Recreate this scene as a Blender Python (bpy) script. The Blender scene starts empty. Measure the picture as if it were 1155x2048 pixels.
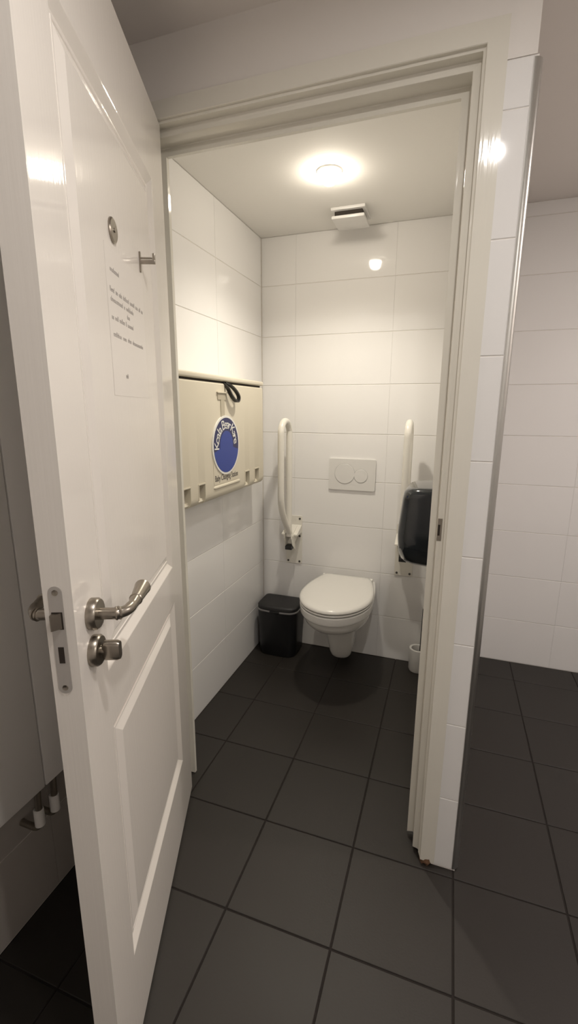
import bpy, bmesh, math, random
from mathutils import Vector, Matrix

random.seed(7)
scn = bpy.context.scene
COL = scn.collection
PI = math.pi

# ------------------------------------------------------------------ camera
FPX = 915.42
cam_d = bpy.data.cameras.new('camera')
cam_d.sensor_fit = 'VERTICAL'
cam_d.sensor_height = 36.0
cam_d.lens = FPX / 2048.0 * 36.0
cam_d.clip_start = 0.02
cam = bpy.data.objects.new('camera', cam_d)
COL.objects.link(cam)
yaw, pitch, roll = -0.3329, 0.2208, 0.0048
F = Vector((math.sin(yaw) * math.cos(pitch), math.cos(yaw) * math.cos(pitch), -math.sin(pitch)))
R0 = Vector((math.cos(yaw), -math.sin(yaw), 0))
U0 = R0.cross(F)
R1 = math.cos(roll) * R0 + math.sin(roll) * U0
U1 = -math.sin(roll) * R0 + math.cos(roll) * U0
CAM = Vector((0.9921, -2.4113, 1.3753))
cam.matrix_world = Matrix(((R1.x, U1.x, -F.x, CAM.x), (R1.y, U1.y, -F.y, CAM.y),
                           (R1.z, U1.z, -F.z, CAM.z), (0, 0, 0, 1)))
scn.camera = cam

# ------------------------------------------------------------------ world, exposure
w = bpy.data.worlds.new('world')
scn.world = w
w.use_nodes = True
w.node_tree.nodes['Background'].inputs[0].default_value = (0.9, 0.95, 1.0, 1)
w.node_tree.nodes['Background'].inputs[1].default_value = 0.0
scn.view_settings.view_transform = 'Standard'
scn.view_settings.look = 'None'
scn.view_settings.gamma = 1.0
scn.view_settings.use_curve_mapping = False
scn.view_settings.exposure = 0.16

CUBICLE_W, CUBICLE_C = 27.0, (1.0, 0.925, 0.79)
HALL_W, HALL_C = 6.4, (1.0, 0.95, 0.90)
SIDE_W, SIDE_C = 11.0, (1.0, 0.90, 0.85)

# ------------------------------------------------------------------ materials
def rgb(r, g, b):
    def f(c):
        c /= 255.0
        return c / 12.92 if c <= 0.04045 else ((c + 0.055) / 1.055) ** 2.4
    return (f(r), f(g), f(b), 1)

def mat(name, col, rough=0.5, metal=0.0, spec=0.5, noise=0.0, nscale=8.0, bump=0.0, bscale=40.0, stretch=(1, 1, 1),
        emit=None, estr=0.0, coat=0.0, rnoise=0.0, trans=0.0):
    m = bpy.data.materials.new(name)
    m.use_nodes = True
    nt = m.node_tree
    b = nt.nodes['Principled BSDF']
    b.inputs['Base Color'].default_value = col
    b.inputs['Roughness'].default_value = rough
    b.inputs['Metallic'].default_value = metal
    b.inputs['Specular IOR Level'].default_value = spec
    if coat:
        b.inputs['Coat Weight'].default_value = coat
        b.inputs['Coat Roughness'].default_value = 0.08
    if trans:
        b.inputs['Transmission Weight'].default_value = trans
    if emit:
        b.inputs['Emission Color'].default_value = emit
        b.inputs['Emission Strength'].default_value = estr
    if noise or bump or rnoise:
        tc = nt.nodes.new('ShaderNodeTexCoord')
        mp = nt.nodes.new('ShaderNodeMapping')
        mp.inputs['Scale'].default_value = stretch
        nt.links.new(tc.outputs['Object'], mp.inputs[0])
    if noise or rnoise:
        n = nt.nodes.new('ShaderNodeTexNoise')
        n.inputs['Scale'].default_value = nscale
        n.inputs['Detail'].default_value = 5
        nt.links.new(mp.outputs[0], n.inputs['Vector'])
        if noise:
            mx = nt.nodes.new('ShaderNodeMix')
            mx.data_type = 'RGBA'
            mx.inputs['A'].default_value = tuple(c * (1 - noise) for c in col[:3]) + (1,)
            mx.inputs['B'].default_value = tuple(min(1, c * (1 + noise)) for c in col[:3]) + (1,)
            nt.links.new(n.outputs[0], mx.inputs['Factor'])
            nt.links.new(mx.outputs['Result'], b.inputs['Base Color'])
        if rnoise:
            mr = nt.nodes.new('ShaderNodeMapRange')
            mr.inputs['To Min'].default_value = max(0, rough - rnoise)
            mr.inputs['To Max'].default_value = rough + rnoise
            nt.links.new(n.outputs[0], mr.inputs['Value'])
            nt.links.new(mr.outputs[0], b.inputs['Roughness'])
    if bump:
        n2 = nt.nodes.new('ShaderNodeTexNoise')
        n2.inputs['Scale'].default_value = bscale
        n2.inputs['Detail'].default_value = 2
        bp = nt.nodes.new('ShaderNodeBump')
        bp.inputs['Strength'].default_value = bump
        bp.inputs['Distance'].default_value = 0.004
        nt.links.new(mp.outputs[0], n2.inputs['Vector'])
        nt.links.new(n2.outputs[0], bp.inputs['Height'])
        nt.links.new(bp.outputs[0], b.inputs['Normal'])
    return m

M = {
    'tile': mat('white_glazed_tile', (0.88, 0.865, 0.85, 1), 0.055, bump=0.012, bscale=9),
    'darktile': mat('darker_glazed_tile', (0.50, 0.465, 0.43, 1), 0.14, bump=0.012, bscale=9),
    'grout': mat('wall_grout', (0.74, 0.71, 0.66, 1), 0.9, noise=0.12, nscale=30),
    'plaster': mat('painted_plaster', (0.83, 0.79, 0.75, 1), 0.55, bump=0.05, bscale=120),
    'ceiling': mat('ceiling_paint', (0.90, 0.88, 0.84, 1), 0.85, bump=0.05, bscale=160),
    'hallceiling': mat('hall_ceiling_paint', (0.87, 0.82, 0.78, 1), 0.85, bump=0.05, bscale=160),
    'hallwall': mat('hall_wall_paint', (0.82, 0.79, 0.76, 1), 0.7, bump=0.03, bscale=100),
    'floor': mat('anthracite_floor_tile', (0.021, 0.0172, 0.0142, 1), 0.5, noise=0.22, nscale=3.5, bump=0.06, bscale=180, rnoise=0.06),
    'floorgrout': mat('dark_floor_grout', (0.016, 0.012, 0.010, 1), 0.95),
    'door': mat('gloss_door_paint', (0.85, 0.805, 0.75, 1), 0.06, bump=0.05, bscale=220, stretch=(1, 1, 0.01)),
    'frame': mat('gloss_frame_paint', (0.79, 0.76, 0.68, 1), 0.07, bump=0.10, bscale=110, stretch=(1, 1, 0.08)),
    'rot': mat('rotten_wood', (0.16, 0.085, 0.045, 1), 0.9, noise=0.5, nscale=60),
    'nickel': mat('brushed_nickel', (0.36, 0.325, 0.28, 1), 0.30, metal=1.0, bump=0.02, bscale=150),
    'steel': mat('satin_steel_plate', (0.52, 0.49, 0.46, 1), 0.42, metal=0.35),
    'alu': mat('aluminium_edge_trim', (0.55, 0.545, 0.52, 1), 0.30, metal=1.0),
    'ceramic': mat('white_ceramic', (0.80, 0.785, 0.75, 1), 0.07),
    'seat': mat('white_seat_plastic', (0.82, 0.80, 0.755, 1), 0.22),
    'whiteplastic': mat('white_plastic', (0.76, 0.745, 0.72, 1), 0.3),
    'coated': mat('white_coated_steel', (0.80, 0.77, 0.70, 1), 0.25),
    'beige': mat('cream_moulded_plastic', (0.70, 0.645, 0.525, 1), 0.42, bump=0.03, bscale=400),
    'beigedark': mat('cream_plastic_groove', (0.50, 0.45, 0.35, 1), 0.5),
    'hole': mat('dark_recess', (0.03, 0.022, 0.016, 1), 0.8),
    'black': mat('black_plastic', (0.010, 0.010, 0.011, 1), 0.38),
    'binlid': mat('black_bin_lid', (0.013, 0.0125, 0.013, 1), 0.5),
    'greyrim': mat('grey_bin_rim', (0.22, 0.21, 0.21, 1), 0.4),
    'smoke': mat('smoked_black_cover', (0.018, 0.022, 0.026, 1), 0.12, coat=0.4),
    'strap': mat('black_strap', (0.012, 0.011, 0.010, 1), 0.35),
    'blue': mat('emblem_blue', rgb(36, 62, 150), 0.35),
    'navy': mat('emblem_navy', rgb(30, 34, 88), 0.35),
    'white': mat('emblem_white', (0.85, 0.84, 0.80, 1), 0.4),
    'paper': mat('notice_paper', (0.85, 0.805, 0.755, 1), 0.2),
    'ink': mat('print_ink', (0.09, 0.08, 0.075, 1), 0.6),
    'smudge': mat('grey_print', (0.33, 0.30, 0.28, 1), 0.6),
    'lamp': mat('lamp_lens', (1, 1, 1, 1), 0.3, emit=(1.0, 0.905, 0.76, 1), estr=75.0),
    'halllamp': mat('hall_lamp_lens', (1, 1, 1, 1), 0.3, emit=(1.0, 0.95, 0.9, 1), estr=32.0),
    'panelgrey': mat('pale_grey_panel', (0.90, 0.88, 0.85, 1), 0.35),
    'screw': mat('dark_screw', (0.10, 0.095, 0.09, 1), 0.4, metal=0.8),
    'line': mat('button_outline', (0.42, 0.41, 0.40, 1), 0.5),
}

# ------------------------------------------------------------------ helpers
def B():
    return bmesh.new()

def box(bm, lo, hi, bev=0.0, seg=2):
    x0, y0, z0 = lo
    x1, y1, z1 = hi
    v = [bm.verts.new(p) for p in ((x0, y0, z0), (x1, y0, z0), (x1, y1, z0), (x0, y1, z0),
                                   (x0, y0, z1), (x1, y0, z1), (x1, y1, z1), (x0, y1, z1))]
    fs = [bm.faces.new([v[i] for i in f]) for f in ((0, 3, 2, 1), (4, 5, 6, 7), (0, 1, 5, 4), (1, 2, 6, 5), (2, 3, 7, 6), (3, 0, 4, 7))]
    if bev:
        es = list({e for f in fs for e in f.edges})
        bmesh.ops.bevel(bm, geom=es, offset=bev, segments=seg, affect='EDGES', profile=0.5)
    return bm

def loft(bm, rings, cap=True, closed=True):
    vs = [[bm.verts.new(p) for p in r] for r in rings]
    n = len(vs[0])
    for a, b in zip(vs[:-1], vs[1:]):
        for i in range(n if closed else n - 1):
            j = (i + 1) % n
            bm.faces.new((a[i], a[j], b[j], b[i]))
    if cap:
        bm.faces.new(vs[0])
        bm.faces.new(vs[-1])
    return bm

def tube(bm, pts, r, seg=14, cap=True):
    pts = [Vector(p) for p in pts]
    n = len(pts)
    rs = r if isinstance(r, (list, tuple)) else [r] * n
    t0 = (pts[1] - pts[0]).normalized()
    up = Vector((0, 0, 1)) if abs(t0.z) < 0.9 else Vector((1, 0, 0))
    nrm = t0.cross(up).normalized()
    rings = []
    for i in range(n):
        t = (pts[min(i + 1, n - 1)] - pts[max(i - 1, 0)]).normalized()
        nrm = (nrm - t * nrm.dot(t)).normalized()
        bi = t.cross(nrm)
        rings.append([pts[i] + rs[i] * (math.cos(2 * PI * k / seg) * nrm + math.sin(2 * PI * k / seg) * bi) for k in range(seg)])
    return loft(bm, rings, cap)

def smooth_path(pts, sub=6):
    pts = [Vector(p) for p in pts]
    out = []
    for i in range(len(pts) - 1):
        p0 = pts[max(i - 1, 0)]; p1 = pts[i]; p2 = pts[i + 1]; p3 = pts[min(i + 2, len(pts) - 1)]
        for k in range(sub):
            t = k / sub
            out.append(0.5 * ((2 * p1) + (p2 - p0) * t + (2 * p0 - 5 * p1 + 4 * p2 - p3) * t * t + (3 * p1 - p0 - 3 * p2 + p3) * t ** 3))
    out.append(pts[-1])
    return out

def lathe(bm, prof, c=(0, 0, 0), axis='Z', seg=32, cap=True):
    rings = []
    for r, h in prof:
        ring = []
        for k in range(seg):
            a = 2 * PI * k / seg
            u, v = r * math.cos(a), r * math.sin(a)
            p = {'Z': (u, v, h), 'Y': (u, h, v), 'X': (h, u, v)}[axis]
            ring.append(Vector(c) + Vector(p))
        rings.append(ring)
    return loft(bm, rings, cap)

def prism(bm, poly, axis, a, b):
    def P(u, v, h):
        return {'X': (h, u, v), 'Y': (u, h, v), 'Z': (u, v, h)}[axis]
    return loft(bm, [[P(u, v, a) for u, v in poly], [P(u, v, b) for u, v in poly]])

def rrect(u0, v0, u1, v1, r, n=5):
    out = []
    for cx, cy, a0 in ((u1 - r, v1 - r, 0), (u0 + r, v1 - r, 90), (u0 + r, v0 + r, 180), (u1 - r, v0 + r, 270)):
        for k in range(n + 1):
            a = math.radians(a0 + 90 * k / n)
            out.append((cx + r * math.cos(a), cy + r * math.sin(a)))
    return out

def root_of(o):
    while o.parent:
        o = o.parent
    return o

def obj(name, bm, m, parent=None, local=False, smooth=True, label=None):
    """one mesh object; world-space geometry unless local (then in the space of the thing)"""
    bmesh.ops.recalc_face_normals(bm, faces=bm.faces[:])
    if parent and not local:
        r = root_of(parent)
        bm.transform(r.matrix_basis.inverted())
    me = bpy.data.meshes.new(name)
    bm.to_mesh(me)
    bm.free()
    if smooth:
        for p in me.polygons:
            p.use_smooth = True
        me.set_sharp_from_angle(angle=math.radians(38))
    me.materials.append(M[m] if isinstance(m, str) else m)
    o = bpy.data.objects.new(name, me)
    COL.objects.link(o)
    if parent:
        o.parent = parent
    if label:
        o['label'] = label
    return o

def thing(name, label=None, cat=None, loc=(0, 0, 0), rotz=0.0, group=None, kind=None):
    o = bpy.data.objects.new(name, None)
    o.empty_display_size = 0.05
    COL.objects.link(o)
    o.location = loc
    o.rotation_euler = (0, 0, rotz)
    o.matrix_basis = Matrix.Translation(loc) @ Matrix.Rotation(rotz, 4, 'Z')
    return tag(o, label, cat, group, kind)

def tag(o, label=None, cat=None, group=None, kind=None):
    for k, v in (('label', label), ('category', cat), ('group', group), ('kind', kind)):
        if v:
            o[k] = v
    return o

def text_bm(s, size, extrude=0.0004):
    cu = bpy.data.curves.new('lettering', 'FONT')
    cu.body = s
    cu.size = size
    cu.extrude = extrude
    cu.resolution_u = 3
    t = bpy.data.objects.new('lettering_tmp', cu)
    COL.objects.link(t)
    dg = bpy.context.evaluated_depsgraph_get()
    me = bpy.data.meshes.new_from_object(t.evaluated_get(dg))
    bm = B()
    bm.from_mesh(me)
    bpy.data.objects.remove(t)
    bpy.data.curves.remove(cu)
    bpy.data.meshes.remove(me)
    return bm

# ------------------------------------------------------------------ dimensions
CW, CH = 1.0, 2.232          # cubicle width and ceiling
HH = 2.31                    # hall ceiling
YD = -1.182                  # face of the door wall
YI = -1.06                   # its inner face
XO = 1.115                   # outer face of the partition
YF = 0.19                    # far wall of the hall
XE, YS = 2.7, -3.3           # hall extents
ROW, TW, GAP = 0.25, 0.50, 0.0026
REC = 0.0018

# ------------------------------------------------------------------ tiles
_tiles = {}
def tile_mesh(w, h, m, t=0.007, ch=0.0012, cu=0.0012):
    key = (round(w, 4), round(h, 4), m, cu)
    if key not in _tiles:
        bm = B()
        x, y = w / 2, h / 2
        r0 = [(-x, -y, -t), (x, -y, -t), (x, y, -t), (-x, y, -t)]
        r1 = [(a, b, -ch * 0.8) for a, b, c in r0]
        s = lambda a, d: a - math.copysign(d, a)
        r2 = [(s(a, cu), s(b, ch), 0) for a, b, c in r0]
        loft(bm, [r0, r1, r2])
        bmesh.ops.recalc_face_normals(bm, faces=bm.faces[:])
        me = bpy.data.meshes.new('tile')
        bm.to_mesh(me); bm.free()
        me.materials.append(M[m])
        _tiles[key] = me
    return _tiles[key]

def lay(parent, name, m, us, vs, frame, gap=GAP, jitter=0.0, gapu=None):
    """tiles between the joint lines us and vs; frame(u, v) -> matrix of a tile lying in the u/v plane"""
    for u0, u1 in zip(us[:-1], us[1:]):
        for v0, v1 in zip(vs[:-1], vs[1:]):
            if u1 - u0 < 0.02 or v1 - v0 < 0.012:
                continue
            o = bpy.data.objects.new(name, tile_mesh(u1 - u0 - (gapu or gap), v1 - v0 - gap, m, cu=0.0004 if gapu else 0.0012))
            COL.objects.link(o)
            o.parent = parent
            mtx = frame((u0 + u1) / 2, (v0 + v1) / 2)
            if jitter:
                mtx = mtx @ Matrix.Rotation(random.uniform(-jitter, jitter), 4, 'X') @ Matrix.Rotation(random.uniform(-jitter, jitter), 4, 'Y')
            o.matrix_basis = mtx

def cuts(lo, hi, off, pitch):
    k = math.floor((lo - off) / pitch) + 1
    out = [lo]
    while off + k * pitch < hi - 1e-4:
        if off + k * pitch - lo > 1e-4:
            out.append(off + k * pitch)
        k += 1
    return out + [hi]

def axes(o, x, y, z):
    return Matrix(((x[0], y[0], z[0], o[0]), (x[1], y[1], z[1], o[1]), (x[2], y[2], z[2], o[2]), (0, 0, 0, 1)))

fr_back = lambda yy: (lambda u, v: axes((u, yy, v), (1, 0, 0), (0, 0, 1), (0, -1, 0)))
fr_left = lambda xx: (lambda u, v: axes((xx, u, v), (0, 1, 0), (0, 0, 1), (1, 0, 0)))
fr_right = lambda xx: (lambda u, v: axes((xx, u, v), (0, -1, 0), (0, 0, 1), (-1, 0, 0)))
fr_floor = lambda u, v: axes((u, v, 0), (1, 0, 0), (0, 1, 0), (0, 0, 1))

def struct(name, bm, m, label=None):
    o = obj(name, bm, m, smooth=False)
    o['kind'] = 'structure'
    if label:
        o['label'] = label
    return o

# floor
bm = B(); box(bm, (-0.1, YS - 0.1, -0.12), (XE + 0.1, YF + 0.1, -0.0022))
floor = struct('floor', bm, 'floorgrout', 'dark anthracite square floor tiles with dark joints')
lay(floor, 'floor_tile', 'floor', cuts(0.0, XE, 0.497, 0.3025), cuts(YS, YF, -0.906, 0.3010), fr_floor, gap=0.005, jitter=0.0006)

# walls
zc = cuts(0, CH, 0, ROW)
zh = cuts(0, HH, 0, ROW)
bm = B(); box(bm, (-0.02, REC, -0.01), (XO, YF - 0.008, HH))
wall_back = struct('wall_back', bm, 'grout', 'white tiled wall behind the toilet')
lay(wall_back, 'tile', 'tile', cuts(0.002, CW, 0.69, TW), zc, fr_back(0.0), jitter=0.0009, gapu=0.0003)

bm = B(); box(bm, (-0.14, YS, -0.01), (-REC, YF, HH))
wall_left = struct('wall_left', bm, 'grout', 'white tiled wall on the left')
lay(wall_left, 'tile', 'tile', cuts(YI, -0.002, -0.509, TW), zc, fr_left(0.0), jitter=0.0009, gapu=0.0013)
lay(wall_left, 'tile', 'darktile', cuts(-2.6, YD - 0.01, -0.109, TW), zh, fr_left(0.0), jitter=0.0009, gapu=0.0013)  # outer stretch laid in a darker copy of the white tile

bm = B(); box(bm, (CW + REC, YI, -0.01), (XO - 0.008, YF, HH))
wall_right = struct('wall_right', bm, 'grout', 'partition on the right of the toilet')
lay(wall_right, 'tile', 'tile', cuts(YI, -0.002, -0.509, TW), zc, fr_right(CW), jitter=0.0009, gapu=0.0003)

bm = B(); box(bm, (XO - 0.02, YF + REC, -0.01), (XE, YF + 0.12, HH))
wall_far = struct('wall_far', bm, 'grout', 'white tiled wall at the end of the room on the right')
lay(wall_far, 'tile', 'tile', cuts(XO, XE, 1.60, TW), zh, fr_back(YF), jitter=0.0009, gapu=0.0003)

bm = B()
box(bm, (0.0, YD + 0.004, 0), (0.10, YI, HH))
box(bm, (1.03, YD + REC, 0), (XO - 0.008, YI, 2.092))
box(bm, (1.03, YD - 0.0004, 2.0925), (XO - 0.012, YI, HH))
box(bm, (0.10, YD - 0.0004, 2.15), (1.03, YI, HH))
wall_front = struct('wall_front', bm, 'plaster', 'wall around the toilet door, painted above')
lay(wall_front, 'tile', 'tile', [1.043, 1.0985], cuts(0.004, 2.092, 0, ROW), fr_back(YD))

bm = B(); box(bm, (XE, YS, -0.01), (XE + 0.1, YF + 0.1, HH))
struct('wall_east', bm, 'hallwall')
bm = B(); box(bm, (-0.1, YS - 0.1, -0.01), (XE + 0.1, YS, HH))
struct('wall_south', bm, 'hallwall')
bm = B(); box(bm, (-0.1, YS - 0.1, HH), (XE + 0.1, YF + 0.12, HH + 0.1))
struct('ceiling', bm, 'hallceiling', 'plain ceiling of the front room')
bm = B(); box(bm, (0.0, YI, CH), (CW, 0.0, HH))
struct('ceiling.001', bm, 'ceiling', 'plain ceiling of the toilet')

# aluminium corner trim
bm = B()
arc = [(1.0985, YD - 0.0005)] + [(1.0985 + 0.0175 * math.sin(a), YD + 0.0175 - 0.018 * math.cos(a)) for a in [k * PI / 16 for k in range(9)]]
poly = arc + [(1.116, YD + 0.03), (1.112, YD + 0.03), (1.112, YD + 0.018), (1.0985, YD + 0.006)]
prism(bm, poly, 'Z', 0.006, 2.088)
tr = obj('trim_2', bm, 'alu'); tag(tr, 'rounded aluminium corner strip on the wall end', kind='structure')

# ------------------------------------------------------------------ door frame
PROF = [(-0.041, -1.190), (0, -1.190), (0.0015, -1.1885), (0.0015, -1.181), (0.0075, -1.179), (0.0075, -1.155), (0.010, -1.1535), (0.025, -1.1535),
        (0.026, -1.152), (0.026, -1.108), (0.028, -1.106), (0.047, -1.106), (0.047, -1.094), (0.006, -1.094), (0.006, -1.058), (-0.041, -1.058)]
frame = thing('trim_1', 'cream gloss painted wooden door frame with stepped rebates', loc=(0, 0, 0), kind='structure')
EL, ER, ET = 0.116, 1.005, 2.127
bm = B(); loft(bm, [[(ER - o, y, 0.022) for o, y in PROF], [(ER - o, y, ET - o) for o, y in PROF]])
# the rotten foot: ragged lower edge
for v in bm.verts:
    if v.co.z < 0.1:
        v.co.z += 0.012 * math.sin(v.co.x * 310 + v.co.y * 95)
obj('jamb', bm, 'frame', frame)
bm = B(); loft(bm, [[(EL + o, y, 0.004) for o, y in PROF], [(EL + o, y, ET - o) for o, y in PROF]])
obj('jamb', bm, 'frame', frame)
bm = B(); loft(bm, [[(EL + o, y, ET - o) for o, y in PROF], [(ER - o, y, ET - o) for o, y in PROF]])
obj('head', bm, 'frame', frame)
bm = B()
random.seed(3)
ring = [[(1.022 + 0.019 * math.cos(a) * (1 + random.uniform(-.25, .25)) * s, -1.168 + 0.024 * math.sin(a) * (1 + random.uniform(-.25, .25)) * s, z)
         for a in [2 * PI * k / 14 for k in range(14)]] for z, s in ((0.0005, 1.0), (0.012, 0.95), (0.03, 0.85))]
loft(bm, ring)
obj('rotten_foot', bm, 'rot', frame, label='crumbling brown wood at the foot of the door frame')
bm = B(); box(bm, (0.9795, -1.1548, 1.030), (0.991, -1.1528, 1.092), 0.0006, 1)
sp = obj('strike_plate', bm, 'nickel', frame, label='metal strike plate let into the door frame')
bm = B(); box(bm, (0.981, -1.1556, 1.045), (0.9865, -1.1547, 1.075))
obj('latch_hole', bm, 'hole', sp)

# ------------------------------------------------------------------ door (local: x along the leaf from the hinge, y out of its inner face)
TH = 0.374
DW, DT, DZ0, DZ1 = 0.797, 0.043, 0.011, 2.121
door = thing('door_1', 'open cream panelled toilet door with lever handle', loc=(0.190, -1.174, 0), rotz=TH - PI / 2, kind='structure')
S0, S1 = 0.128, 0.686
PAN = ((0.235, 0.800), (0.910, 1.938))
bm = B()
ss = [0.0, S0, S1, DW]
zs = [DZ0, PAN[0][0], PAN[0][1], PAN[1][0], PAN[1][1], DZ1]
gv = {(i, j): bm.verts.new((s, 0, z)) for i, s in enumerate(ss) for j, z in enumerate(zs)}
for i in range(3):
    for j in range(5):
        if i == 1 and j in (1, 3):
            continue
        bm.faces.new((gv[i, j], gv[i + 1, j], gv[i + 1, j + 1], gv[i, j + 1]))
c = [bm.verts.new(p) for p in ((0, -DT, DZ0), (DW, -DT, DZ0), (DW, -DT, DZ1), (0, -DT, DZ1))]
bm.faces.new(c)
bm.faces.new([gv[0, j] for j in range(6)] + [c[3], c[0]])
bm.faces.new([gv[3, j] for j in range(6)] + [c[2], c[1]])
bm.faces.new([gv[i, 0] for i in range(4)] + [c[1], c[0]])
bm.faces.new([gv[i, 5] for i in range(4)] + [c[2], c[3]])
leaf = obj('leaf', bm, 'door', door, local=True)
for z0, z1 in PAN:
    bm = B()
    rings = []
    for off, d in ((0, 0), (0.002, -0.0006), (0.019, -0.0105), (0.022, -0.0112), (0.026, -0.0112), (0.027, -0.0085), (0.030, -0.0085), (0.032, -0.0098), (0.052, -0.0035), (0.054, -0.003)):
        rings.append([(S0 + off, d, z0 + off), (S1 - off, d, z0 + off), (S1 - off, d, z1 - off), (S0 + off, d, z1 - off)])
    loft(bm, rings, cap=False)
    bm.faces.new([v for v in list(bm.verts)[-4:]])
    o = obj('panel', bm, 'door', door, local=True, smooth=False)

def lever(side):
    """side +1: inner face, -1: outer face"""
    y0 = 0.0 if side > 0 else -DT
    s0, z0 = 0.737, 1.047
    bm = B()
    lathe(bm, [(0.0262, y0), (0.0262, y0 + side * 0.011), (0.0235, y0 + side * 0.0145), (0.011, y0 + side * 0.015)], (s0, 0, z0), 'Y', 36)
    hd = obj('handle', bm, 'nickel', door, local=True, label='brushed nickel lever handle on a round rose' if side > 0 else 'brushed nickel lever handle on the far side')
    bm = B()
    P = smooth_path([(s0, y0 + side * 0.012, z0), (s0, y0 + side * 0.030, z0), (s0 - 0.001, y0 + side * 0.043, z0), (s0 - 0.012, y0 + side * 0.054, z0),
                     (s0 - 0.030, y0 + side * 0.058, z0 + 0.001), (s0 - 0.052, y0 + side * 0.058, z0 + 0.002), (s0 - 0.080, y0 + side * 0.057, z0 + 0.003), (s0 - 0.104, y0 + side * 0.056, z0 + 0.004)], 6)
    n = len(P) - 1
    def rad(i):
        t = i / n
        if t < 0.28: return 0.0098
        if t < 0.55: return 0.0092 + 0.0012 * (t - 0.28)
        return 0.0085 + 0.0065 * ((t - 0.55) / 0.45) ** 1.3
    tube(bm, P + [P[-1] + Vector((-0.003, 0, 0))], [rad(i) for i in range(n + 1)] + [0.008], 18)
    obj('lever', bm, 'nickel', hd, local=True)
    for k in (11, 13, 30):
        p = P[min(k, n)]; q = P[min(k + 1, n)]
        t = (q - p).normalized() * 0.0022
        bm = B(); tube(bm, [p - t, p, p + t], [0.0105, 0.0118, 0.0105], 18)
        obj('collar', bm, 'nickel', hd, local=True)
lever(1)
lever(-1)

bm = B()
s0, z0 = 0.742, 0.984
lathe(bm, [(0.0262, 0), (0.0262, 0.010), (0.0235, 0.0135), (0.009, 0.014)], (s0, 0, z0), 'Y', 36)
tt = obj('thumb_turn', bm, 'nickel', door, local=True, label='nickel privacy thumb turn under the handle')
bm = B()
lathe(bm, [(0.0085, 0.012), (0.0085, 0.022)], (s0, 0, z0), 'Y', 20)
rings = []
for y, k in ((0.017, 0.80), (0.020, 1.0), (0.040, 1.0), (0.0445, 0.88)):
    rings.append([(s0 + a * k, y, z0 + b * k) for a, b in rrect(-0.0085, -0.0172, 0.0085, 0.0172, 0.0075)])
loft(bm, rings)
obj('turn_knob', bm, 'nickel', tt, local=True)

# lock plate on the latch edge
bm = B()
prism(bm, rrect(-0.0345, 0.942, -0.0140, 1.119, 0.0101, 8), 'X', DW - 0.0005, DW + 0.0012)
lp = obj('lock_plate', bm, 'steel', door, local=True, label='long steel lock plate with latch on the door edge')
bm = B()
prism(bm, [(-0.0325, 1.050), (-0.0165, 1.050), (-0.0165, 1.078), (-0.0325, 1.078)], 'X', DW + 0.0010, DW + 0.0016)
obj('latch_slot', bm, 'hole', lp, local=True)
bm = B()
loft(bm, [[(DW, -0.0315, z), (DW, -0.0172, z), (DW + 0.0115, -0.0300, z), (DW + 0.0115, -0.0315, z)] for z in (1.0515, 1.0765)])
obj('latch_bolt', bm, 'nickel', lp, local=True)
bm = B()
box(bm, (DW + 0.0009, -0.0285, 0.994), (DW + 0.0016, -0.0200, 1.021))
obj('bolt_slot', bm, 'hole', lp, local=True)
for z in (1.109, 0.952):
    bm = B(); lathe(bm, [(0.0045, DW + 0.001), (0.0045, DW + 0.0019), (0.002, DW + 0.0013)], (0, -0.0243, z), 'X', 16)
    obj('screw', bm, 'nickel', lp, local=True)

# round plate
bm = B()
lathe(bm, [(0.0225, 0), (0.0225, 0.0025), (0.020, 0.0045), (0.004, 0.0045), (0.0035, 0.0065)], (0.470, -0.003, 1.704), 'Y', 32)
obj('round_plate', bm, 'nickel', door, local=True, label='small round metal plate high on the door')
# hinges
for z in (0.24, 1.05, 1.88):
    bm = B(); lathe(bm, [(0.006, z - 0.045), (0.0075, z - 0.043), (0.0075, z + 0.043), (0.006, z + 0.045)], (-0.0065, -0.036, 0), 'Z', 14)
    obj('hinge', bm, 'nickel', door, local=True)

DM = door.matrix_basis.copy()
FIELD = -0.003      # depth of the panel field

# coat hook (hangs on the door)
hk = thing('coat_hook', 'small double-pronged metal coat hook on the open door', 'hook', tuple(DM @ Vector((0.283, FIELD, 1.705))), TH - PI / 2)
bm = B(); prism(bm, rrect(-0.0035, -0.024, 0.0035, 0.020, 0.003), 'Y', 0.0, 0.003)
obj('back_plate', bm, 'nickel', hk, local=True)
bm = B(); box(bm, (-0.004, 0.002, -0.006), (0.004, 0.036, 0.002), 0.001)
obj('arm', bm, 'nickel', hk, local=True)
bm = B(); box(bm, (-0.004, 0.030, 0.001), (0.004, 0.036, 0.016), 0.001)
obj('prong', bm, 'nickel', hk, local=True)
bm = B(); box(bm, (-0.0035, 0.002, 0.0045), (0.0035, 0.030, 0.0075), 0.0008)
obj('arm', bm, 'nickel', hk, local=True)

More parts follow.
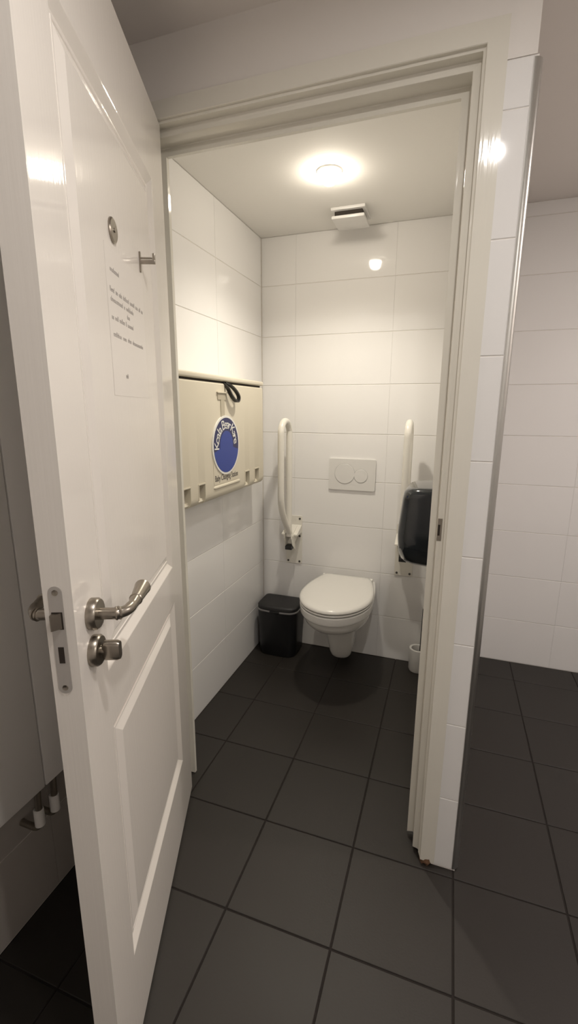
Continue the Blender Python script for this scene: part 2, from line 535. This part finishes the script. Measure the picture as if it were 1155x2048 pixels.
# notice (a sheet taped to the panel); its print is too blurred to read, so the words are illegible strokes
nt = thing('paper_notice', 'white printed paper notice taped to the open door', 'notice', tuple(DM @ Vector((0.40, FIELD, 1.40))), TH - PI / 2)
bm = B(); box(bm, (-0.125, 0.0002, 0.0), (0.125, 0.0004, 0.270))
obj('sheet', bm, 'paper', nt, local=True, smooth=False)
def words(s_from, s_to, z, h, lens):
    """a line of print between two places along the door (latch side first)"""
    bm = B()
    tot = sum(lens) + len(lens) - 1
    step = (s_to - s_from) / tot
    s = s_from
    for L in lens:
        for k in range(L):
            a = s + step * (k + 0.12); b = s + step * (k + 0.88)
            hh = h * random.choice((0.62, 0.62, 0.62, 1.0))
            x0, x1 = min(a, b), max(a, b)
            ww = (x1 - x0) * 0.28
            kind = random.randint(0, 3)
            for q in ((x0, 0, x0 + ww, hh), (x1 - ww, 0, x1, h * 0.62 if kind else hh)):
                box(bm, (q[0], 0.0003, q[1]), (q[2], 0.0006, q[3]))
            if kind > 0:
                zz = (0, h * 0.5, h * 0.3)[kind - 1]
                box(bm, (x0, 0.0003, zz), (x1, 0.0006, zz + h * 0.15))
        s += step * (L + 1)
    bm.transform(Matrix.Translation((0, 0, z)))
    return bm
base = 0.40
for (a, b, z, lens) in ((0.502, 0.448, 1.627, (9,)), (0.510, 0.285, 1.590, (4, 2, 3, 6, 5, 3, 2, 2)), (0.509, 0.362, 1.573, (10, 1, 7)), (0.412, 0.392, 1.557, (3,)),
                        (0.510, 0.370, 1.541, (2, 3, 5, 1, 6)), (0.507, 0.300, 1.510, (6, 3, 3, 10)), (0.446, 0.430, 1.436, (3,))):
    bm = words(a - base, b - base, z - 1.40, 0.0095, lens)
    obj('print_line', bm, 'smudge', nt, local=True, smooth=False)

# ------------------------------------------------------------------ panel on the left wall, behind the door
wp = thing('wall_panel', 'flat grey panel hung on the wall behind the open door', 'panel', (0.0, -1.70, 0.45))
bm = B(); box(bm, (0.065, -2.45, 0.452), (0.105, -1.6965, 2.02), 0.003)
obj('board', bm, 'panelgrey', wp)
bm = B(); box(bm, (0.065, -1.6935, 0.452), (0.105, -1.30, 2.02), 0.003)
obj('board', bm, 'panelgrey', wp)
for y in (-2.2, -1.45):
    bm = B(); box(bm, (0.0, y - 0.03, 0.60), (0.066, y + 0.03, 1.9), 0.002)
    obj('batten', bm, 'panelgrey', wp)
for y in (-1.695, -1.646):
    bm = B()
    tube(bm, smooth_path([(0.072, y, 0.47), (0.071, y, 0.40), (0.068, y, 0.34), (0.064, y, 0.320), (0.050, y, 0.308), (0.030, y, 0.307), (0.003, y, 0.307)], 5), 0.0085, 14)
    br = obj('pipe', bm, 'nickel', wp, label='bent metal pipe below the panel')
    bm = B(); lathe(bm, [(0.010, 0.322), (0.0125, 0.324), (0.0125, 0.370), (0.010, 0.372)], (0.068, y, 0), 'Z', 16)
    obj('pipe_nut', bm, 'panelgrey', br)

# ------------------------------------------------------------------ toilet
TX = 0.517
toilet = thing('toilet', 'white wall-hung toilet with its lid closed', 'toilet', (TX, -0.25, 0.0))
def egg(k, y0=-0.535, yb=-0.045, hw=0.181, hb=0.128, n=40, z=0.0, sx=1.0, yc=-0.30):
    """outline of seat or rim, inset by k; rounded front, straight taper to the hinge side"""
    pts = []
    m = 26
    for i in range(m + 1):
        a = -PI * i / m            # right side over the front to the left side
        rx = hw - k
        ry = (yc - y0) - k
        pts.append((TX + sx * rx * math.cos(a), yc + ry * math.sin(a), z))
    L = []
    bk = yb - k * 0.6
    hb2 = hb - k
    for i in range(1, 11):
        t = i / 10
        e = (1 - t) ** 0.0 
        x = (hw - k) * (1 - t ** 1.9) + hb2 * t ** 1.9
        L.append((x, yc + (bk - yc) * t))
    left = [(TX - sx * x, y, z) for x, y in L]
    right = [(TX + sx * x, y, z) for x, y in reversed(L)]
    back = [(TX - sx * hb2 + 2 * sx * hb2 * q / 6, bk, z) for q in range(1, 6)]
    return pts + left + back + right

bm = B()
loft(bm, [egg(k, z=z) for k, z in ((0.016, 0.4620), (0.003, 0.4635), (0.0, 0.468), (0.001, 0.474), (0.006, 0.480), (0.018, 0.4835), (0.05, 0.4855), (0.10, 0.4862))])
obj('lid', bm, 'seat', toilet)
bm = B()
loft(bm, [egg(k, z=z) for k, z in ((0.018, 0.4482), (0.006, 0.4490), (0.002, 0.4535), (0.005, 0.4570), (0.016, 0.4582))])
obj('seat_ring', bm, 'seat', toilet)
for py in (-0.14, -0.40):
    for sgn in (-1, 1):
        bm = B(); lathe(bm, [(0.008, 0.4425), (0.008, 0.4625)], (TX + sgn * 0.125, py, 0), 'Z', 12)
        obj('buffer', bm, 'seat', toilet)
for sgn in (-1, 1):
    bm = B(); lathe(bm, [(0.006, -0.022), (0.012, -0.020), (0.012, 0.020), (0.006, 0.022)], (TX + sgn * 0.118, -0.038, 0.463), 'X', 16)
    obj('hinge', bm, 'seat', toilet)
# bowl
def rim(k, z, **kw):
    return egg(k, z=z, yb=0.0 + k * 0.6, hb=0.150, **kw)
bm = B()
rings = [rim(0.012, 0.444), rim(0.005, 0.4435), rim(0.002, 0.440), rim(0.003, 0.412), rim(0.006, 0.404), rim(0.010, 0.400)]
def lower(t, z):
    # bowl section shrinking to the trap
    return egg(0.0, z=z, y0=-0.515 + 0.30 * t, yb=0.0, hw=0.168 - 0.112 * t, hb=0.135 - 0.085 * t, yc=-0.28 + 0.13 * t)
for t, z in ((0.0, 0.397), (0.02, 0.378), (0.07, 0.356), (0.15, 0.336), (0.27, 0.318), (0.42, 0.305), (0.58, 0.295), (0.70, 0.275), (0.80, 0.225), (0.88, 0.16), (0.95, 0.10), (1.0, 0.075), (1.06, 0.062)):
    rings.append(lower(t, z))
loft(bm, rings)
for v in bm.verts:
    if v.co.y > -0.004:
        v.co.y = -0.0015
bowl = obj('bowl', bm, 'ceramic', toilet)
for sgn in (-1, 1):
    bm = B(); lathe(bm, [(0.007, TX + sgn * 0.079), (0.007, TX + sgn * 0.083)], (0, -0.10, 0.24), 'X', 14)
    obj('bolt_cap', bm, 'whiteplastic', bowl)

# ------------------------------------------------------------------ flush plate
fp = thing('flush_plate', 'white dual flush plate on the wall above the toilet', 'flush plate', (0.5145, -0.001, 1.035))
bm = B(); prism(bm, rrect(0.389, 0.952, 0.640, 1.119, 0.006), 'Y', -0.0004, -0.010)
bmesh.ops.bevel(bm, geom=[e for e in bm.edges if all(v.co.y < -0.009 for v in e.verts)], offset=0.002, segments=2, affect='EDGES')
obj('plate', bm, 'whiteplastic', fp)
for cx, cz, r in ((0.476, 1.040, 0.0535), (0.563, 1.031, 0.0355)):
    bm = B(); lathe(bm, [(r, -0.0095), (r, -0.0116), (r - 0.001, -0.0124), (r * 0.5, -0.0126)], (cx, 0, cz), 'Y', 48)
    bt = obj('button', bm, 'whiteplastic', fp)
    bm = B()
    ro, ri = r + 0.0016, r - 0.0003
    loft(bm, [[(cx + q * math.cos(a), y, cz + q * math.sin(a)) for a in [2 * PI * k / 48 for k in range(48)]] for q, y in ((ro, -0.0098), (ro, -0.0108), (ri, -0.0108))], cap=False)
    obj('groove', bm, 'line', bt)

# ------------------------------------------------------------------ folding grab rails
def grab_rail(X, sgn, label):
    g = thing('grab_rail', label, 'grab rail', (X, -0.001, 0.50), group=None)
    bm = B(); prism(bm, rrect(X - 0.047, 0.503, X + 0.047, 0.786, 0.006), 'Y', -0.0006, -0.006)
    pl = obj('wall_plate', bm, 'coated', g)
    for sx in (-0.034, 0.034):
        for z in (0.517, 0.770, 0.668):
            if z == 0.668 and sx * sgn < 0:
                continue
            bm = B(); lathe(bm, [(0.006, -0.0055), (0.006, -0.0085), (0.003, -0.0095)], (X + sx, 0, z), 'Y', 12)
            obj('screw', bm, 'screw', pl)
    # loop
    yn, yf, zt = -0.226, -0.098, 1.252
    yc, rr = (yn + yf) / 2, (yf - yn) / 2
    path = [(X, yf + 0.004, 0.690), (X, yf, 0.74), (X, yf, 0.80), (X, yf, 0.95), (X, yf, 1.10), (X, yf, zt)]
    path += [(X, yc + rr * math.cos(a), zt + rr * math.sin(a)) for a in [PI * k / 10 for k in range(1, 10)]]
    path += [(X, yn, zt), (X, yn, 1.10), (X, yn, 0.96), (X, yn + 0.004, 0.90), (X, yn + 0.024, 0.845), (X, -0.160, 0.785), (X, -0.112, 0.728), (X, -0.088, 0.700)]
    bm = B(); tube(bm, smooth_path(path, 3), 0.0165, 16)
    obj('rail', bm, 'coated', g)
    # pivot housing: two cheeks and a cross pin
    for sx in (-1, 1):
        bm = B()
        poly = [(-0.005, 0.735), (-0.045, 0.722), (-0.112, 0.700), (-0.118, 0.680), (-0.100, 0.640), (-0.062, 0.606), (-0.05, 0.60), (-0.046, 0.612), (-0.058, 0.645), (-0.005, 0.668)]
        prism(bm, poly, 'X', X + sx * 0.0205 - 0.002, X + sx * 0.0205 + 0.002)
        obj('cheek', bm, 'coated', g)
    bm = B(); box(bm, (X - 0.019, -0.108, 0.612), (X + 0.019, -0.056, 0.634), 0.002)  # black box stands in for the dark hole inside the bracket
    obj('hole_infill', bm, 'black', g)
    bm = B(); lathe(bm, [(0.009, X - 0.027), (0.009, X + 0.027)], (0, -0.092, 0.690), 'X', 16)
    obj('pivot_pin', bm, 'coated', g)
    bm = B(); prism(bm, [(-0.004, 0.735), (-0.004, 0.690), (-0.09, 0.690), (-0.09, 0.698)], 'X', X - 0.045, X + 0.045)
    obj('gusset', bm, 'coated', g)
    return g
grab_rail(0.192, 1, 'white folding grab rail raised on the wall above the black bin')
grab_rail(0.811, -1, 'white folding grab rail half hidden by the black dispenser')

# ------------------------------------------------------------------ pedal-free bin
bn = thing('waste_bin', 'small black waste bin beside the toilet', 'bin', (0.145, -0.105, 0.0))
def binring(z, k, top=0.0):
    x0, x1, y0, y1 = 0.028 + k, 0.268 - k, -0.196 + k, -0.018 - k
    r = 0.045
    out = []
    for cx, cy, a0, rr in ((x1 - 0.02, y1 - 0.02, 0, 0.02), (x0 + 0.02, y1 - 0.02, 90, 0.02), (x0 + r, y0 + r, 180, r), (x1 - r, y0 + r, 270, r)):
        for q in range(7):
            a = math.radians(a0 + 90 * q / 6)
            bulge = 0.0
            out.append((cx + rr * math.cos(a), cy + rr * math.sin(a), z))
    res = []
    xm = (x0 + x1) / 2
    for i, p in enumerate(out):
        b = 0.012 * max(0, 1 - ((p[0] - xm) / 0.12) ** 2) if p[1] < -0.15 else 0
        res.append((p[0], p[1] - b, p[2]))
    # extra points on the front so that it bows out
    front = []
    a, b = res[20], res[21]
    for q in range(1, 8):
        t = q / 8
        x = a[0] + (b[0] - a[0]) * t
        y = y0 - 0.012 * max(0, 1 - ((x - xm) / 0.12) ** 2)
        front.append((x, y, z))
    return res[:21] + front + res[21:]
bm = B()
loft(bm, [binring(z, k) for z, k in ((0.001, 0.013), (0.006, 0.010), (0.10, 0.007), (0.268, 0.001), (0.270, 0.003))])
obj('body', bm, 'black', bn)
bm = B()
loft(bm, [binring(z, k) for z, k in ((0.2685, 0.002), (0.270, -0.002), (0.276, -0.002), (0.2775, 0.002))])
obj('rim', bm, 'greyrim', bn, label='grey rim under the lid')
bm = B()
box(bm, (0.118, -0.2125, 0.2655), (0.176, -0.200, 0.2785), 0.002)
obj('lid_grip', bm, 'black', bn)
bm = B()
loft(bm, [binring(z, k) for z, k in ((0.278, 0.004), (0.279, 0.001), (0.294, 0.001), (0.300, 0.005), (0.303, 0.013), (0.3045, 0.03))])
obj('lid', bm, 'binlid', bn)

# ------------------------------------------------------------------ toilet brush
tb = thing('toilet_brush', 'white toilet brush holder with dark brush handle on the floor', 'toilet brush', (0.918, -0.072, 0.0))
bm = B()
lathe(bm, [(0.030, 0.001), (0.040, 0.002), (0.044, 0.012), (0.045, 0.126), (0.0445, 0.130), (0.040, 0.1315), (0.0335, 0.130), (0.032, 0.126), (0.032, 0.03), (0.005, 0.028)], (0.918, -0.072, 0), 'Z', 36)
obj('holder', bm, 'whiteplastic', tb)
bm = B(); tube(bm, [(0.930, -0.072, 0.035), (0.931, -0.071, 0.10), (0.933, -0.069, 0.352), (0.933, -0.069, 0.358)], [0.0055, 0.0055, 0.0055, 0.003], 12)
obj('brush_handle', bm, 'black', tb)
bm = B(); lathe(bm, [(0.012, 0.032), (0.027, 0.036), (0.027, 0.095), (0.01, 0.108)], (0.925, -0.072, 0), 'Z', 20)
obj('bristles', bm, 'hole', tb)

# ------------------------------------------------------------------ toilet roll dispenser on the right wall
ds = thing('paper_dispenser', 'glossy black toilet roll dispenser on the right wall', 'dispenser', (CW, -0.60, 0.77))
def dring(x, k, ):
    y0, y1, z0, z1 = -0.735 + k, -0.455 - k, 0.772 + k, 1.100 - k * 0.45
    pts = []
    r_top, r_bot = 0.035, 0.138 - k * 0.6
    for cy, cz, a0, rr in ((y1 - r_top, z1 - r_top, 0, r_top), (y0 + r_top, z1 - r_top, 90, r_top), (y0 + r_bot, z0 + r_bot, 180, r_bot), (y1 - r_bot, z0 + r_bot, 270, r_bot)):
        for q in range(9):
            a = math.radians(a0 + 90 * q / 8)
            zz = cz + rr * math.sin(a)
            xx = min(x + max(0.0, zz - 0.93) * 0.10, 0.9985) if x < 0.975 else x
            pts.append((xx, cy + rr * math.cos(a), zz))
    return pts
bm = B()
loft(bm, [dring(x, k) for x, k in ((0.976, 0.0), (0.930, 0.003), (0.890, 0.006), (0.864, 0.012), (0.846, 0.024), (0.836, 0.042), (0.831, 0.068))])
obj('cover', bm, 'smoke', ds)
bm = B()
loft(bm, [dring(x, k) for x, k in ((0.9985, 0.004), (0.979, 0.004), (0.977, 0.006))])
obj('back_plate', bm, 'whiteplastic', ds)

# ------------------------------------------------------------------ baby changing station on the left wall
cs = thing('changing_station', 'cream fold-down changing station with round blue emblem on the wall', 'changing station', (0.0, -0.63, 1.0))
Y0, Y1 = -1.035, -0.238
bm = B(); box(bm, (0.0006, Y0, 1.045), (0.050, Y1, 1.478), 0.004)
obj('back_box', bm, 'beige', cs)
bm = B(); box(bm, (0.0006, Y0 - 0.004, 1.4865), (0.102, Y1 + 0.004, 1.507), 0.006, 3)
obj('top_rail', bm, 'beige', cs)
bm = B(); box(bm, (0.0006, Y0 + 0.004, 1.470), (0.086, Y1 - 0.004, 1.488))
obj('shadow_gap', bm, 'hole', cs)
SLOTS = ((-0.998, -0.948), (-0.888, -0.838), (-0.462, -0.412), (-0.350, -0.298))
SZ0, SZ1 = 1.030, 1.088
# front bed panel: outer profile in x/z, with recessed slots left open along the lower part
def pan_sections(ya, yb, notch=False):
    if notch:
        prof = [(0.050, 1.476), (0.092, 1.478), (0.098, 1.472), (0.100, 1.10), (0.0985, SZ1), (0.058, SZ1), (0.058, SZ0 + 0.012), (0.086, SZ0), (0.0905, 1.020), (0.084, 1.010), (0.072, 1.006), (0.050, 1.012)]
    else:
        prof = [(0.050, 1.476), (0.092, 1.478), (0.098, 1.472), (0.100, 1.10), (0.1000, SZ1), (0.1000, SZ0 + 0.012), (0.0985, SZ0), (0.0950, 1.020), (0.086, 1.010), (0.072, 1.006), (0.050, 1.012)]
    bm_ = B()
    prism(bm_, prof, 'Y', ya, yb)
    return bm_
bm = B()
edges = [Y0]
for a, b in SLOTS:
    edges += [a, b]
edges.append(Y1)
tmp = bpy.data.meshes.new('tmp')
for i in range(len(edges) - 1):
    b2 = pan_sections(edges[i], edges[i + 1], notch=(i % 2 == 1))
    b2.to_mesh(tmp); b2.free()
    bm.from_mesh(tmp)
bpy.data.meshes.remove(tmp)
bed = obj('bed_panel', bm, 'beige', cs)
for a, b in SLOTS:
    bm = B(); box(bm, (0.0565, a + 0.003, SZ0 + 0.018), (0.0600, a + 0.030, SZ1 - 0.001))
    obj('strap_slot', bm, 'hole', bed)
    bm = B()
    zz = [(a - 0.004, SZ0 - 0.001), (a - 0.004, SZ1 + 0.005), (b + 0.002, SZ1 + 0.005), (b + 0.002, SZ1), (a, SZ1), (a, SZ0 - 0.001)]
    prism(bm, zz, 'X', 0.0985, 0.1018)
    obj('slot_lip', bm, 'beige', bed)
# latch pocket, groove and strap
bm = B(); prism(bm, rrect(-0.715, 1.412, -0.640, 1.440, 0.004), 'X', 0.098, 0.1015)
lt = obj('latch_pocket', bm, 'beigedark', cs)
bm = B(); prism(bm, rrect(-0.722, 1.4385, -0.633, 1.4435, 0.002), 'X', 0.098, 0.106)
obj('pocket_lip', bm, 'beige', lt)
bm = B(); prism(bm, rrect(-0.690, 1.330, -0.657, 1.416, 0.003), 'X', 0.098, 0.1012)
obj('groove', bm, 'beigedark', cs)
bm = B()
sp_ = smooth_path([(0.088, -0.648, 1.482), (0.108, -0.643, 1.462), (0.116, -0.622, 1.430), (0.120, -0.590, 1.408), (0.120, -0.566, 1.410), (0.118, -0.556, 1.428), (0.114, -0.575, 1.450), (0.108, -0.610, 1.470), (0.090, -0.632, 1.482)], 5)
rings = []
for i, p in enumerate(sp_):
    t = (sp_[min(i + 1, len(sp_) - 1)] - sp_[max(i - 1, 0)]).normalized()
    nx = Vector((1, 0, 0))
    bi = t.cross(nx).normalized()
    hw = 0.013
    rings.append([p + nx * hw * 0.6 * a + bi * 0.0035 * b for a, b in ((-1, -1), (1, -1), (1, 1), (-1, 1))])
loft(bm, rings)
obj('pull_strap', bm, 'strap', cs, label='black loop of the pull strap')
# emblem
EY, EZ, ER_ = -0.655, 1.226, 0.1225
def disc(r, x0, x1, m, name, parent, seg=56, cy=EY, cz=EZ):
    bm = B()
    lathe(bm, [(r, x0), (r, x1)], (0, cy, cz), 'X', seg)
    return obj(name, bm, m, parent)
em = disc(ER_, 0.0985, 0.1045, 'white', 'emblem', cs)
em['label'] = 'round blue emblem with white lettering'
disc(ER_ - 0.0085, 0.1040, 0.1050, 'navy', 'emblem_field', em)
# lower part of the field is a lighter blue
bm = B()
rr = ER_ - 0.0085
poly = [(EY + rr * math.cos(a), EZ + rr * math.sin(a)) for a in [math.radians(192 + 156 * k / 24) for k in range(25)]]
poly += [(EY + 0.060 * math.cos(a), EZ + 0.060 * math.sin(a)) for a in [math.radians(-10 + 200 * k / 20) for k in range(21)]]
prism(bm, poly, 'X', 0.1049, 0.1053)
obj('emblem_field', bm, 'blue', em)
# lettering on an arc; the face looks towards +x, so text runs along +y
word = 'Koala Bear Kare'
n = len(word)
a0, a1 = math.radians(186), math.radians(2)
adv = {' ': 0.55, 'l': 0.5, 'r': 0.75, 'K': 1.25, 'B': 1.2}
ws = [adv.get(ch, 1.0) for ch in word]
tot = sum(ws)
acc = 0
for ch, wd in zip(word, ws):
    mid = acc + wd / 2
    acc += wd
    if ch == ' ':
        continue
    ang = a0 + (a1 - a0) * mid / tot
    bm = text_bm(ch, 0.056)
    xs = [v.co.x for v in bm.verts]
    bm.transform(Matrix.Translation((-(min(xs) + max(xs)) / 2, -0.017, 0)))
    rot = ang - PI / 2
    r = 0.086
    cy, cz = EY + r * math.cos(ang), EZ + r * math.sin(ang)
    cr, sr = math.cos(rot), math.sin(rot)
    # text x -> (y,z) rotated ; text normal -> +x
    T = Matrix(((0, 0, 1, 0.1054), (cr, -sr, 0, cy), (sr, cr, 0, cz), (0, 0, 0, 1)))
    bm.transform(T)
    obj('letter', bm, 'white', em, smooth=False)
# caption plate under the emblem
bm = B(); prism(bm, rrect(-0.768, 1.070, -0.536, 1.180, 0.008), 'X', 0.0985, 0.1012)
cap = obj('caption_plate', bm, 'beige', cs)
bm = text_bm('Baby Changing Station', 0.036)
xs = [v.co.x for v in bm.verts]
wid = max(xs) - min(xs)
sc = 0.212 / wid
bm.transform(Matrix.Translation((-0.757, 1.083, 0)) @ Matrix.Scale(sc, 4, (1, 0, 0)) @ Matrix.Translation((-min(xs), 0, 0)))
bm.transform(Matrix(((0, 0, 1, 0.1016), (1, 0, 0, 0), (0, 1, 0, 0), (0, 0, 0, 1))))
obj('caption', bm, 'ink', cap, smooth=False)
bm = B()
rings = []
for y in (-0.770, -0.762, -0.53, -0.522):
    r = 0.003 if y in (-0.770, -0.522) else 0.008
    rings.append([(0.0975 + r * math.cos(a), y, 1.058 + r * math.sin(a)) for a in [2 * PI * k / 12 for k in range(12)]])
loft(bm, rings)
obj('caption_ledge', bm, 'beige', cs)

# ------------------------------------------------------------------ ceiling vent and lamps
vt = thing('ceiling_vent', 'square white ventilation cover on the toilet ceiling', 'vent', (0.503, -0.170, 2.18))
bm = B(); box(bm, (0.428, -0.245, 2.219), (0.578, -0.095, 2.2317), 0.002)
obj('frame', bm, 'whiteplastic', vt)
bm = B(); box(bm, (0.442, -0.228, 2.196), (0.564, -0.108, 2.2195))
obj('core', bm, 'hole', vt)
bm = B(); box(bm, (0.432, -0.246, 2.184), (0.576, -0.104, 2.197), 0.003)
obj('cover', bm, 'whiteplastic', vt)

def downlight(x, y, z, label, power, color, lens, r=0.034, bare=False):
    d = thing('downlight', label, 'lamp', (x, y, z))
    bm = B()
    lathe(bm, [(0.047, z - 0.0004), (0.047, z - 0.004), (0.043, z - 0.007), (r + 0.001, z - 0.006), (r + 0.001, z - 0.0015)], (x, y, 0), 'Z', 40, cap=False)
    obj('ring', bm, 'whiteplastic', d)
    bm = B()
    if bare:
        lathe(bm, [(0.0345, z - 0.003), (0.0335, z - 0.010), (0.032, z - 0.017), (0.0300, z - 0.026), (0.028, z - 0.035), (0.020, z - 0.042), (0.006, z - 0.045)], (x, y, 0), 'Z', 32)
    else:
        lathe(bm, [(r, z - 0.002), (r, z - 0.008), (r * 0.85, z - 0.015), (r * 0.5, z - 0.020), (r * 0.15, z - 0.0215)], (x, y, 0), 'Z', 32)
    obj('bulb', bm, lens, d)
    if bare:      # a reflector bulb: a beam, besides the glow of the bulb itself
        L = bpy.data.lights.new('downlight_beam', 'SPOT')
        L.shadow_soft_size = 0.028
        L.spot_size = math.radians(137)
        L.spot_blend = 1.0
    else:
        L = bpy.data.lights.new('downlight_beam', 'AREA')
        L.shape = 'DISK'
        L.size = 2 * r
    L.energy = power
    L.color = color
    lo = bpy.data.objects.new('downlight_beam', L)
    COL.objects.link(lo)
    lo.location = (0, 0, -0.078 if bare else -0.024)
    lo.parent = d
    return d
downlight(0.500, -0.550, CH, 'bright round lamp in the toilet ceiling', CUBICLE_W, CUBICLE_C, 'lamp', bare=True)
downlight(1.060, -2.000, HH, 'round lamp in the front room ceiling', HALL_W, HALL_C, 'halllamp')
downlight(2.380, -0.950, HH, 'round lamp in the ceiling on the right of the partition', SIDE_W, SIDE_C, 'halllamp')
downlight(2.420, -2.650, HH, 'round lamp in the ceiling in the corner behind the viewer', HALL_W, HALL_C, 'halllamp')
